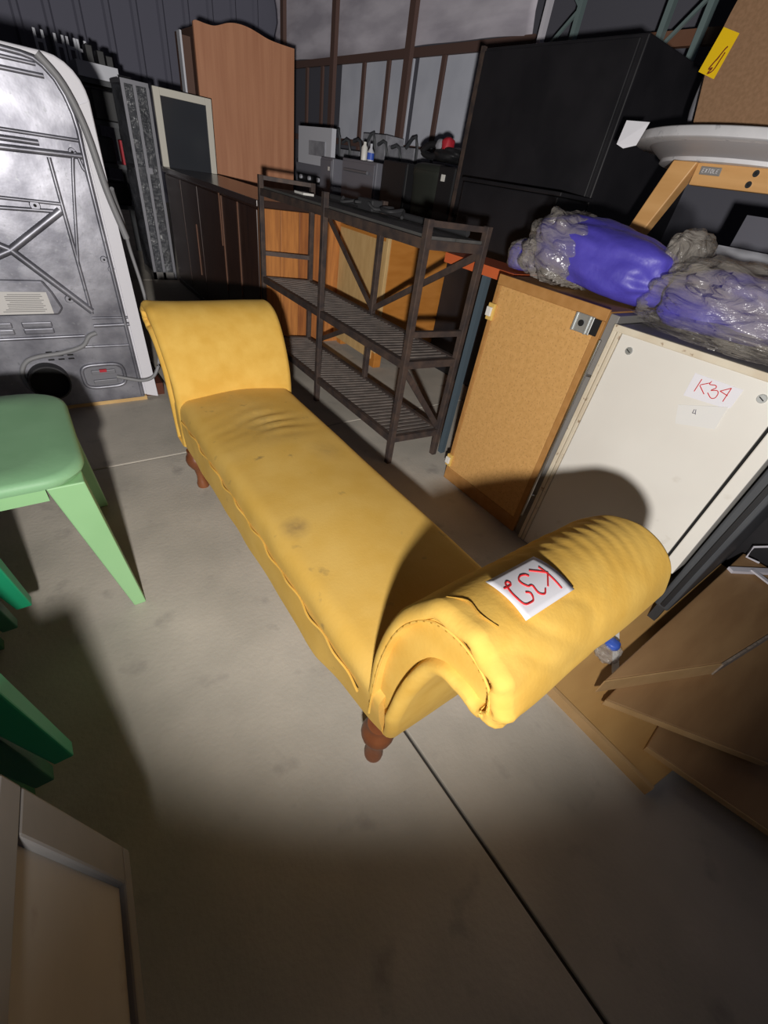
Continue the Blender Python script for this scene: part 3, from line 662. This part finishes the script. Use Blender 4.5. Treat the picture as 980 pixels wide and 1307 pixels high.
# dark sideboard
sb = thing('dark_sideboard', (1.35, 3.7, 0), 'long dark polished sideboard running on from the iron rack', 'sideboard')
B((1.13, 2.735, .03), (1.53, 4.63, .81)).build('body', m_darkwood, sb)
B((1.11, 2.715, .812), (1.54, 4.66, .845)).build('top', m_darktop, sb, bevel=.004)
for y0, y1 in ((2.74, 3.02), (3.03, 3.30), (3.31, 3.80), (3.81, 4.20), (4.21, 4.62)): B((1.118, y0, .06), (1.13, y1, .80)).build('door', m_darkwood, sb, bevel=.004)
for y, z0, z1 in ((3.025, .10, .80), (3.305, .25, .80), (3.34, .52, .81), (3.9, .22, .56)): B((1.112, y-.007, z0), (1.1179, y+.007, z1)).build('stile_strip', m_trimwood, sb)
B((1.12, 2.74, 0), (1.53, 4.64, .03)).build('plinth', m_darkwood, sb)
for k, (xa, xb) in enumerate(((1.125, 1.25), (1.253, 1.37), (1.373, 1.45), (1.453, 1.53))): B((xa, 2.720, .02), (xb, 2.7345, .808)).build('end_plank', m_redwood if k < 2 else m_redwood2, sb, bevel=.002)
# mirror-like framed glass door standing on it, display cabinet, wardrobe
mf = thing('glass_door', (1.33, 4.62, .845), 'cream framed glass door standing on the far end of the dark sideboard', 'door')
for a, b in (((1.112, 4.60, .846), (1.160, 4.63, 1.315)), ((1.495, 4.60, .846), (1.540, 4.63, 1.315))): B(a, b).build('stile', m_whiteframe, mf, bevel=.003)
B((1.160, 4.60, 1.270), (1.495, 4.63, 1.315)).build('rail', m_whiteframe, mf, bevel=.003)
B((1.160, 4.61, .846), (1.495, 4.62, 1.270)).build('pane', m_glassdark, mf)
dc = thing('display_cabinet', (1.0, 4.95, 0), 'hazy glass display cabinet with aluminium edges beside the cream framed door', 'display cabinet')
for x in (.925, 1.005, 1.095): B((x, 4.72, 0), (x+.022, 4.745, 1.30)).build('post', m_alu, dc)
B((.925, 4.72, 1.30), (1.115, 5.1, 1.325)).build('top', m_alu, dc); B((.925, 4.72, 0), (1.10, 5.1, .06)).build('base', m_grey, dc)
B((.95, 4.727, .06), (1.003, 4.733, 1.30)).build('pane', m_pane, dc); B((1.03, 4.727, .06), (1.093, 4.733, 1.30)).build('pane', m_pane, dc)
B((.93, 5.08, .06), (1.10, 5.10, 1.30)).build('back', m_hazeglass, dc); B((.93, 4.75, .80), (1.09, 5.08, .815)).build('shelf', m_alu, dc)
B((1.00, 4.705, .78), (1.05, 4.72, .82)).build('hinge', m_alu, dc); B((.928, 4.75, .06), (.934, 5.08, 1.30)).build('pane', m_pane, dc)
wd = thing('wardrobe', (2.0, 5.2, 0), 'orange-brown wardrobe with a wavy crest behind the dark sideboard', 'wardrobe')
crest = [(1.575, 1.765), (1.60, 1.775), (1.68, 1.772), (1.75, 1.778), (1.85, 1.815), (1.93, 1.83), (2.02, 1.83), (2.10, 1.818), (2.20, 1.80), (2.32, 1.795), (2.44, 1.795)]
cs = spline([V((x, 4.98, z)) for x, z in crest], 4)
MB().prism([(1.575, 4.98, .0)]+[tuple(p) for p in cs]+[(2.44, 4.98, .0)], (0, .025, 0)).build('front_panel', m_wardrobe, wd, tri=True)
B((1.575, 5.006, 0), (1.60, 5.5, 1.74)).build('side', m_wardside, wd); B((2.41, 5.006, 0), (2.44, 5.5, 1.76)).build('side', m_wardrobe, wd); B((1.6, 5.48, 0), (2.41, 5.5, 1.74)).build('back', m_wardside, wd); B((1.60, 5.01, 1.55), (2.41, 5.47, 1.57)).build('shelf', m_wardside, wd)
lp = thing('leaning_panel', (1.53, 5.0, 0), 'thin pale batten standing against the left edge of the wardrobe', 'batten')
B((1.475, 5.02, 0), (1.49, 5.10, 1.70)).build('batten', m_applw, lp); B((1.49, 5.04, .9), (1.56, 5.09, 1.68)).build('backing', m_wardside, lp)

# ================================================================== far left shelving
rk = thing('dark_rack', (.6, 5.7, 0), 'dark steel shelving loaded with boxes behind the dryer', 'shelving')
for x in (-.35, 1.05):
    for y in (5.5, 6.0): B((x, y, 0), (x+.04, y+.04, 1.32)).build('upright', m_machine, rk)
for z in (.43, .74, 1.03, 1.29): B((-.35, 5.5, z), (1.09, 6.04, z+.035)).build('shelf', m_machine, rk)
tag(B((.78, 5.52, 1.327), (1.08, 5.95, 1.42)).build('pale_box', m_applw), 'pale long box on top of the dark shelving', 'box')
for i, (x, w, z0, h, m_) in enumerate(((.40, .28, 1.066, .16, m_blackmat), (.84, .20, 1.066, .2, m_blackmat), (.44, .5, .776, .18, m_machine), (.55, .22, .466, .2, m_machine), (.80, .2, .466, .17, m_blackmat))):
    tag(B((x, 5.53, z0), (x+w, 5.9, z0+h)).build('storage_box', m_, bevel=.01), ['dark box on the third shelf, left, behind the dryer', 'dark box on the third shelf, right, behind the dryer', 'wide grey box on the middle shelf behind the dryer', 'grey box low on the shelving, left, behind the dryer', 'dark box low on the shelving, right, behind the dryer'][i], 'box', 'boxes on the dark shelving')
tag(B((.99, 5.52, .776), (1.045, 5.6, .95)).build('red_box', m_redcloth), 'small red box at the shelving end beside the display cabinet', 'box')
tag(MB().lathe((.765, 5.56, 1.066), [(.03, 0), (.035, .01), (.035, .1), (.015, .14), (.015, .17)], 14).build('bottle', mat('yellow_green', (.16, .17, .05), .5), smooth=True), 'yellow-green bottle on the shelving behind the dryer', 'bottle')
tag(MB().cyl((1.06, 5.48, 1.36), (1.16, 5.48, 1.36), .022, n=16).build('metal_tube', m_steel, smooth=True), 'short bright metal tube end above the display cabinet', 'tube')
for i, x in enumerate((.53, .66, .74, .81)):
    f = thing('white_chair_frame', (x, 5.97, 1.327), ['leftmost', 'second from the left', 'third from the left', 'rightmost'][i]+' of the upturned white chair frames on the shelving', 'chair frame', 'upturned white chair frames')
    for dx in (0, .055): B((x*1.085+dx, 5.97, 1.327), (x*1.085+dx+.018, 6.0, 1.575)).build('leg', m_applw, f)
    B((x*1.085+.018, 5.975, 1.50), (x*1.085+.055, 5.995, 1.52)).build('stretcher', m_applw, f)
for i, x in enumerate((.88, .96, 1.02)):
    tag(B((x, 5.6, 1.421), (x+.05, 5.75, 1.53-.02*i)).build('black_case', m_blackmat, bevel=.005), ['left', 'middle', 'right'][i]+' black case standing on the pale box on the shelving', 'case', 'black cases on the shelving')

# ================================================================== background appliances
def appl(name, label, cat, x, y0, y1, z, m_, dep=.55):
    t = thing(name, (x+dep/2, (y0+y1)/2, 0), label, cat); B((x, y0, 0), (x+dep, y1, z)).build('body', m_, t, bevel=.01); return t
a = appl('white_cooker', 'pale grey cooker with tall splashback beside the wardrobe', 'cooker', 2.80, 4.93, 5.66, 1.02, m_appl)
B((2.83, 4.93, 1.02), (2.88, 5.66, 1.33)).build('splashback', m_applw, a); B((2.795, 5.0, .86), (2.80, 5.6, .93)).build('control_strip', m_blackmat, a)
for i in range(3): MB().cyl((2.795, 5.1+i*.2, .90), (2.775, 5.1+i*.2, .90), .02).build('knob', m_applw, a)
B((2.822, 5.05, 1.10), (2.83, 5.40, 1.22)).build('dial_panel', m_clutter, a)
a = appl('slim_fridge', 'slim dark grey fridge between cooker and oven', 'fridge', 2.70, 4.66, 4.90, 1.10, m_appl)
B((2.69, 4.67, .1), (2.70, 4.89, 1.08)).build('door', m_appl, a, bevel=.004)
tag(B((2.688, 4.70, 1.00), (2.69, 4.73, 1.03)).build('sticker', m_wplastic), 'small white sticker on the slim fridge', 'sticker')
a = appl('grey_oven', 'dark grey built-in oven with bar handle behind the rack', 'oven', 2.76, 3.99, 4.58, 1.12, m_appl)
B((2.75, 4.01, .5), (2.76, 4.56, 1.10)).build('door', m_appl, a, bevel=.004)
MB().cyl((2.725, 4.08, 1.035), (2.725, 4.48, 1.035), .012).build('handle', m_alu, a, smooth=True)
for y in (4.12, 4.44): MB().cyl((2.725, y, 1.035), (2.75, y, 1.035), .008).build('handle_post', m_alu, a)
tag(MB().lathe((2.90, 4.42, 1.12), [(.028, 0), (.03, .01), (.03, .1), (.015, .12), (.015, .14)], 14).build('spray_can', m_wplastic, smooth=True), 'white spray can on the grey oven', 'can')
bt = thing('bottle', (2.88, 4.28, 1.12), 'clear bottle with blue label on the grey oven', 'bottle')
MB().lathe((2.88, 4.28, 1.12), [(.03, 0), (.032, .01), (.032, .07), (.012, .10), (.012, .13)], 14).build('body', m_applw, bt, smooth=True); MB().lathe((2.88, 4.28, 1.135), [(.033, 0), (.033, .05)], 14).build('label_band', m_bluecap, bt)
a = appl('black_box_unit', 'black cabinet between the oven and the dark green bin', 'cabinet', 2.80, 3.60, 3.95, 1.15, m_blackmat); B((2.79, 3.61, .05), (2.80, 3.94, 1.12)).build('door', m_blackmat, a)
bn = thing('waste_bin', (3.0, 3.33, 0), 'dark olive rounded bin behind the rack', 'bin')
sec = lambda k: [V((3.02+(.24*k)*math.copysign(abs(math.cos(t))**.5, math.cos(t)), 3.33+(.23*k)*math.copysign(abs(math.sin(t))**.5, math.sin(t)), 0)) for t in [2*math.pi*i/32 for i in range(32)]]
MB().loft([[p+V((0, 0, z)) for p in sec(k)] for k, z in ((.80, 0), (1.0, 1.08), (1.03, 1.09), (1.03, 1.12))]).build('body', m_olive, bn, smooth=True)
MB().loft([[p+V((0, 0, z)) for p in sec(k)] for k, z in ((1.04, 1.121), (1.0, 1.15), (.8, 1.17))]).build('lid', m_olive, bn, smooth=True)
a = appl('black_stool_unit', 'narrow black cabinet with white sticker left of the big black cabinet', 'cabinet', 2.70, 2.90, 3.08, 1.16, m_blackmat, .3); B((2.695, 3.0, 1.07), (2.70, 3.04, 1.11)).build('sticker', m_wplastic, a)
hm = thing('padded_helmet', (2.85, 3.0, 1.165), 'black padded headgear with a red and grey patch on the narrow black cabinet', 'headgear')
FL[0] = 1.178
blob((2.84, 3.12, 1.228), (.12, .13, .055), 'shell', m_blackmat, hm, 2.2, .15, n=20); blob((2.78, 3.12, 1.285), (.05, .04, .045), 'red_patch', m_redcloth, hm, 3.2, .1, n=16); blob((2.78, 3.19, 1.275), (.045, .04, .04), 'grey_patch', m_clutter, hm, 4.2, .1, n=16)
MB().tube([(2.80, 3.22, 1.22), (2.78, 3.33, 1.21), (2.77, 3.39, 1.235), (2.78, 3.33, 1.275), (2.80, 3.24, 1.285)], .022, 8, smooth=5).build('arm', m_blackmat, hm, smooth=True)
for i in range(4):
    y = 4.75+i*.62
    tag(B((4.25, y, 0), (4.55, y+.56, 1.25+.1*((i*7) % 3))).build('pale_crate', m_clutter, bevel=.01), ['first', 'second', 'third', 'fourth'][i]+' pale crate from the right in the row along the far panelled wall', 'crate', 'pale crates along the far wall')
ds = thing('dark_pipework', (4.1, 6.2, 0), 'dark jumble of pipes in front of the pale crates', 'pipes')
for i in range(9): MB().tube([(4.15, 4.9+i*.3, 0), (4.15, 4.9+i*.3, 1.28+.08*math.sin(i*2)), (4.14, 5.1+i*.3, 1.33+.06*math.sin(i*3.1))], .02, 6, smooth=4).build('pipe', m_machine, ds, smooth=True)

# big black cabinet and low black chest
bc = thing('black_cabinet', (2.9, 2.1, 0), 'huge matt black cabinet rising behind the rack', 'cabinet')
B((2.52, 1.63, 0), (3.5, 2.66, 1.705)).build('body', m_black, bc, bevel=.006)
B((2.505, 1.66, .9), (2.52, 2.64, 1.69)).build('front_panel', m_black, bc, bevel=.004)
B((2.50, 2.645, .8), (2.525, 2.67, 1.71)).build('corner_strip', m_rust, bc)
lc = thing('black_chest', (2.3, 1.95, 0), 'low black chest in front of the huge black cabinet', 'chest')
B((2.22, 1.615, 0), (2.49, 2.30, 1.085)).build('body', m_black, lc, bevel=.006); B((2.215, 1.60, 1.087), (2.495, 2.31, 1.105)).build('lid', m_black, lc, bevel=.004)
bpst = thing('blue_trestle', (1.5, 1.24, 0), 'blue steel post carrying an orange beam between rack and cabinet', 'trestle')
B((1.43, 1.245, 0), (1.455, 1.27, .80)).build('post', m_bluepost, bpst); B((1.43, 1.12, .80), (1.62, 1.50, .835)).build('beam', m_orangebeam, bpst); B((1.60, 1.12, 0), (1.62, 1.14, .80)).build('post', m_bluepost, bpst)

# ================================================================== ROUND TABLE on the right and what it stands on
ct = thing('dark_chest', (2.3, .6, 0), 'dark blue chest under the raised round table', 'chest')
B((1.96, -.1, 0), (2.7, 1.15, .74)).build('body', m_black, ct, bevel=.005); B((1.955, -.11, .742), (2.71, 1.16, .7595)).build('lid', m_machine, ct, bevel=.004)
gs = thing('grey_slab', (2.2, .6, .76), 'grey slab with a white edge on the chest below the round table', 'slab')
B((2.42, .2, .761), (2.46, .84, 1.13)).build('panel', mat('slate_grey', (.10, .10, .125), .6), gs); B((2.30, .2, .761), (2.42, .84, 1.02)).build('white_edge', m_applw, gs)
tb_ = thing('round_table', (2.42, .76, .76), 'round table with white marbled edge and beech legs raised on the dark chest', 'table')
TC = (2.47, .865); TR = .52
MB().lathe((TC[0], TC[1], 1.298), [(TR-.006, 0), (TR, .004), (TR, .028), (TR-.004, .032)], 72).build('tabletop', m_tablewhite, tb_, smooth=True)
MB().lathe((TC[0], TC[1], 1.262), [(TR-.12, 0), (TR-.06, .036)], 72).build('underside', m_tableunder, tb_, smooth=True)
MB().lathe((TC[0], TC[1], 1.247), [(TR-.13, 0), (TR-.12, .003), (TR-.12, .015)], 72).build('support_ring', m_tablewhite, tb_, smooth=True)
B((2.10, .35, 1.182), (2.135, .975, 1.247)).build('apron', m_beech, tb_, bevel=.003)
MB().hexa([(2.085, 1.16, .762), (2.145, 1.16, .762), (2.145, 1.205, .762), (2.085, 1.205, .762)], [(2.085, .972, 1.247), (2.145, .972, 1.247), (2.145, 1.062, 1.247), (2.085, 1.062, 1.247)]).build('leg', m_beech, tb_, bevel=.004)
MB().hexa([(2.085, .14, .762), (2.145, .14, .762), (2.145, .185, .762), (2.085, .185, .762)], [(2.085, .27, 1.247), (2.145, .27, 1.247), (2.145, .36, 1.247), (2.085, .36, 1.247)]).build('leg', m_beech, tb_, bevel=.004)
MB().bar((2.14, .5, 1.215), (2.60, .7, 1.215), .04, .05).build('apron', m_beech, tb_)
MB().taper((2.62, .62, .762), (2.62, .72, 1.247), .05, .08).build('leg', m_beech, tb_)
pl_ = MB().prism([(2.098, y, z) for y, z in ((.958, 1.238), (.885, 1.238), (.882, 1.214), (.955, 1.214))], (.003, 0, 0)).build('nameplate', m_grey, tb_, bevel=.002)
GL = {'E': [[(1, 0), (0, 0), (0, 1), (1, 1)], [(0, .5), (.8, .5)]], 'X': [[(0, 0), (1, 1)], [(0, 1), (1, 0)]], 'T': [[(0, 1), (1, 1)], [(.5, 1), (.5, 0)]], 'O': [[(.2, 0), (.8, 0), (1, .3), (1, .7), (.8, 1), (.2, 1), (0, .7), (0, .3), (.2, 0)]], 'L': [[(0, 1), (0, 0), (1, 0)]]}
for k, c_ in enumerate('EXTOLE'):
    lm = MB()
    for st in GL[c_]: lm.tube([(2.0975, .9475-k*.0098-a*.006-b*.001, 1.2205+b*.011) for a, b in st], .0007, 5)
    lm.build('letter', m_paper, pl_)
for y, z in ((.77, 1.231), (.775, 1.200)):
    b_ = MB().cyl((2.10, y, z), (2.097, y, z), .010, n=16).build('bolt', m_steel, tb_, smooth=True); MB().cyl((2.097, y, z), (2.0962, y, z), .0045, n=8).build('bolt_socket', m_hole, b_)
wt = thing('white_tag', (2.02, 1.28, 1.3), 'blank white card taped over the rim of the round table', 'card')
MB().prism([(2.04, 1.285, 1.345), (2.06, 1.20, 1.345), (2.045, 1.21, 1.275), (2.03, 1.25, 1.262), (2.02, 1.278, 1.272)], (-.002, 0, 0)).build('card', m_paper, wt)
# brown mdf round leaning on the table
mdf = thing('mdf_round', (2.35, .6, 1.33), 'brown fibreboard round standing on the table with a yellow note', 'table top')
edge = [(1.085, 1.332), (1.10, 1.38), (1.125, 1.46), (1.145, 1.53), (1.15, 1.60), (1.14, 1.70), (1.10, 1.80), (1.03, 1.90), (.92, 1.99), (.78, 2.05), (.6, 2.07), (.4, 2.05), (.25, 1.98), (.12, 1.88), (.03, 1.75), (0, 1.6), (.02, 1.45), (.08, 1.332)]
ed = edge[:1]+[(p.x, p.y) for p in spline([V((a, b, 0)) for a, b in edge], 4)][1:]
MB().prism([(2.17+.10*(z-1.33), y, z) for y, z in ed], (.025, 0, 0)).build('board', m_mdf, mdf, tri=True)
sn = thing('yellow_note', (2.17, 1.12, 1.55), 'yellow sticky note with scrawled red ink on the brown fibreboard edge', 'note')
nq = [(1.147, 1.615), (1.083, 1.596), (1.095, 1.482), (1.163, 1.503)]
xn = lambda z: 2.167+.10*(z-1.33)
MB().prism([(xn(z), y, z) for y, z in nq], (-.001, 0, 0)).build('paper', m_sticky, sn)
MB().tube([(xn(z)-.0015, y, z) for y, z in ((1.10, 1.565), (1.107, 1.555), (1.118, 1.530), (1.112, 1.542), (1.125, 1.520), (1.130, 1.508), (1.118, 1.512), (1.128, 1.497), (1.112, 1.505), (1.105, 1.53), (1.10, 1.55))], .0022, 5, smooth=4).build('scrawl', m_ink, sn)
gb = thing('grey_bag', (2.35, 1.2, 1.35), 'grey crumpled bag behind the yellow note', 'bag')
FL[0] = 1.335
blob((2.40, 1.17, 1.50), (.06, .07, .16), 'body', m_clutter, gb, 5.5, .15, n=20)

# ================================================================== RACKING top right
def rackframe(y0, y1, m0, m1, label, tip=3.2):
    t = thing('rack_upright', (4.0, (y0+y1)/2, 0), label, 'racking', 'pallet racking uprights')
    B((4.0, y0-.02, 0), (4.05, y0+.02, tip)).build('post', m0, t); B((4.0, y1-.02, 0), (4.05, y1+.02, tip)).build('post', m1, t)
    z = 1.7; k = 0
    while z < tip-.3:
        a, b = (y0, y1) if k % 2 else (y1, y0)
        MB().bar((4.02, a, z), (4.02, b, z+.28), .02).build('brace', m_greenrack, t); z += .28; k += 1
    return t
rackframe(3.60, 3.27, m_whiterack, m_greenrack, 'pallet racking frame with a white front post above the black cabinet')
rackframe(2.52, 2.24, m_greenrack, m_greenrack, 'grey-green pallet racking frame nearest the brown fibreboard round')
bm_ = thing('rack_beam', (4.1, 2.8, 2.0), 'brown rack beam between the two racking frames', 'beam', None)
B((4.055, 2.1, 2.02), (4.10, 3.7, 2.10)).build('beam', m_trimwood, bm_)
B((4.055, 3.56, 1.95), (4.10, 3.64, 2.018)).build('bracket', m_machine, bm_)

# ================================================================== lower right timber
pb = thing('plywood_sheet', (1.3, 0, 0), 'plywood sheet lying on the floor under the stacked boards', 'plywood')
MB().prism([(.850, .21, .004), (1.10, .155, .004), (1.93, .120, .004), (1.93, .0, .004), (1.93, -.30, .004), (.845, -.158, .004)], (0, 0, .024)).build('sheet', m_ply, pb, bevel=.002)
B((.838, -.160, .0), (.849, .21, .034)).build('edge_strip', m_boardedge, pb)
def board(name, label, q, z0, th, m_, mend=None):
    t = thing(name, (sum(p[0] for p in q)/4, sum(p[1] for p in q)/4, z0), label, 'board', 'stacked boards at lower right')
    MB().prism([(x, y, z0) for x, y in q], (0, 0, th)).build('plank', m_, t, bevel=.004)
    a, b = V((*q[0], z0)), V((*q[1], z0)); d = V((b.y-a.y, a.x-b.x, 0)).normalized()
    if d.dot(V((sum(p[0] for p in q)/4, sum(p[1] for p in q)/4, 0))-V((a.x, a.y, 0))) > 0: d = -d
    MB().prism([a+d*.0005, b+d*.0005, b+d*.0005+V((0, 0, th)), a+d*.0005+V((0, 0, th))], d*.003).build('edge_band', m_boardedge, t)
    if mend:
        a, b = V((*q[1], z0)), V((*q[2], z0)); d = V((b.y-a.y, a.x-b.x, 0)).normalized()
        MB().prism([a+d*.001, b+d*.001, b+d*.001+V((0, 0, th)), a+d*.001+V((0, 0, th))], d*.006).build('sawn_end', mend, t)
    return t
board('thick_board', 'thick brown board uppermost in the lower right stack with rough sawn end', [(.900, .055), (1.258, -.100), (1.90, -.20), (1.90, .055)], .0785, .0515, m_board, m_rough)
board('brown_board', 'second brown board from the top in the lower right stack', [(.902, .026), (1.12, -.290), (1.75, -.30), (1.75, .045)], .060, .018, m_board)
board('brown_board', 'lowest brown board in the lower right stack just above the plywood', [(.915, -.101), (1.0, -.40), (1.75, -.40), (1.75, -.02)], .0285, .016, m_board)
for i, (x, y, z0, z1) in enumerate(((1.5, -.15, .0446, .0598),)):
    tag(B((x, y-.03, z0), (x+.08, y+.03, z1)).build('packing_block', m_boardedge), 'wood packing block between the two lower brown boards', 'block')
dk = thing('wooden_crate', (1.15, -.55, 0), 'dark red wooden crate in the shadow at the lower right corner', 'crate')
B((.94, -.62, 0), (1.35, -.42, .05)).build('box', m_blackmat, dk, bevel=.01); B((.93, -.66, .0), (1.35, -.625, .075)).build('front', m_mahog, dk, bevel=.004)
tag(MB().hexa([(1.205, .155, .0285), (1.235, .15, .0285), (1.06, .052, .0285), (1.03, .057, .0285)], [(1.205, .155, .034), (1.235, .15, .034), (1.06, .052, .034), (1.03, .057, .034)]).build('white_strip', m_wplastic), 'narrow white plastic strip lying on the plywood sheet', 'strip')
bg_ = thing('plastic_bag', (1.095, .122, .029), 'small clear plastic bag with a blue cap on the plywood', 'bag')
FL[0] = .029
blob((1.085, .110, .042), (.042, .035, .022), 'film', m_bag, bg_, 3.3, .2, n=18, fold=.2); blob((1.10, .112, .064), (.022, .02, .013), 'blue_cap', m_bluecap, bg_, 1.3, .1, n=14)
wbk = thing('wall_bracket', (1.74, .0, .16), 'white metal bracket arm lying on the thick board', 'bracket')
MB().bar((1.72, .045, .137), (1.87, -.045, .137), .022, .012).build('arm', m_whiterack, wbk); MB().bar((1.79, -.0, .145), (1.77, -.07, .145), .016, .006).build('tab', m_whiterack, wbk)
wr_ = thing('wire_hook', (1.9, .02, .16), 'bent white wire hook at the right edge above the boards', 'hook')
MB().tube([(1.94, -.06, .25), (1.88, .045, .18), (1.875, .04, .135), (1.885, .0, .135)], .004, 6).build('wire', m_whiterack, wr_)
mc = thing('dark_machine', (2.1, .2, 0), 'dark grey steel appliance right of the white cabinet', 'appliance')
MB().prism([(1.34, .122, .10), (1.34, .080, .10), (1.34, .068, .70), (1.34, .122, .75)], (.55, 0, 0)).build('casing', m_machine, mc, bevel=.006)
MB().bar((1.335, .098, .12), (1.335, .090, .68), .012, .02, up=(1, 0, 0)).build('seam_strip', m_blackmat, mc)
for x in (1.36, 1.85): B((x, .09, .0285), (x+.03, .115, .0995)).build('foot', m_dark_rubber, mc)
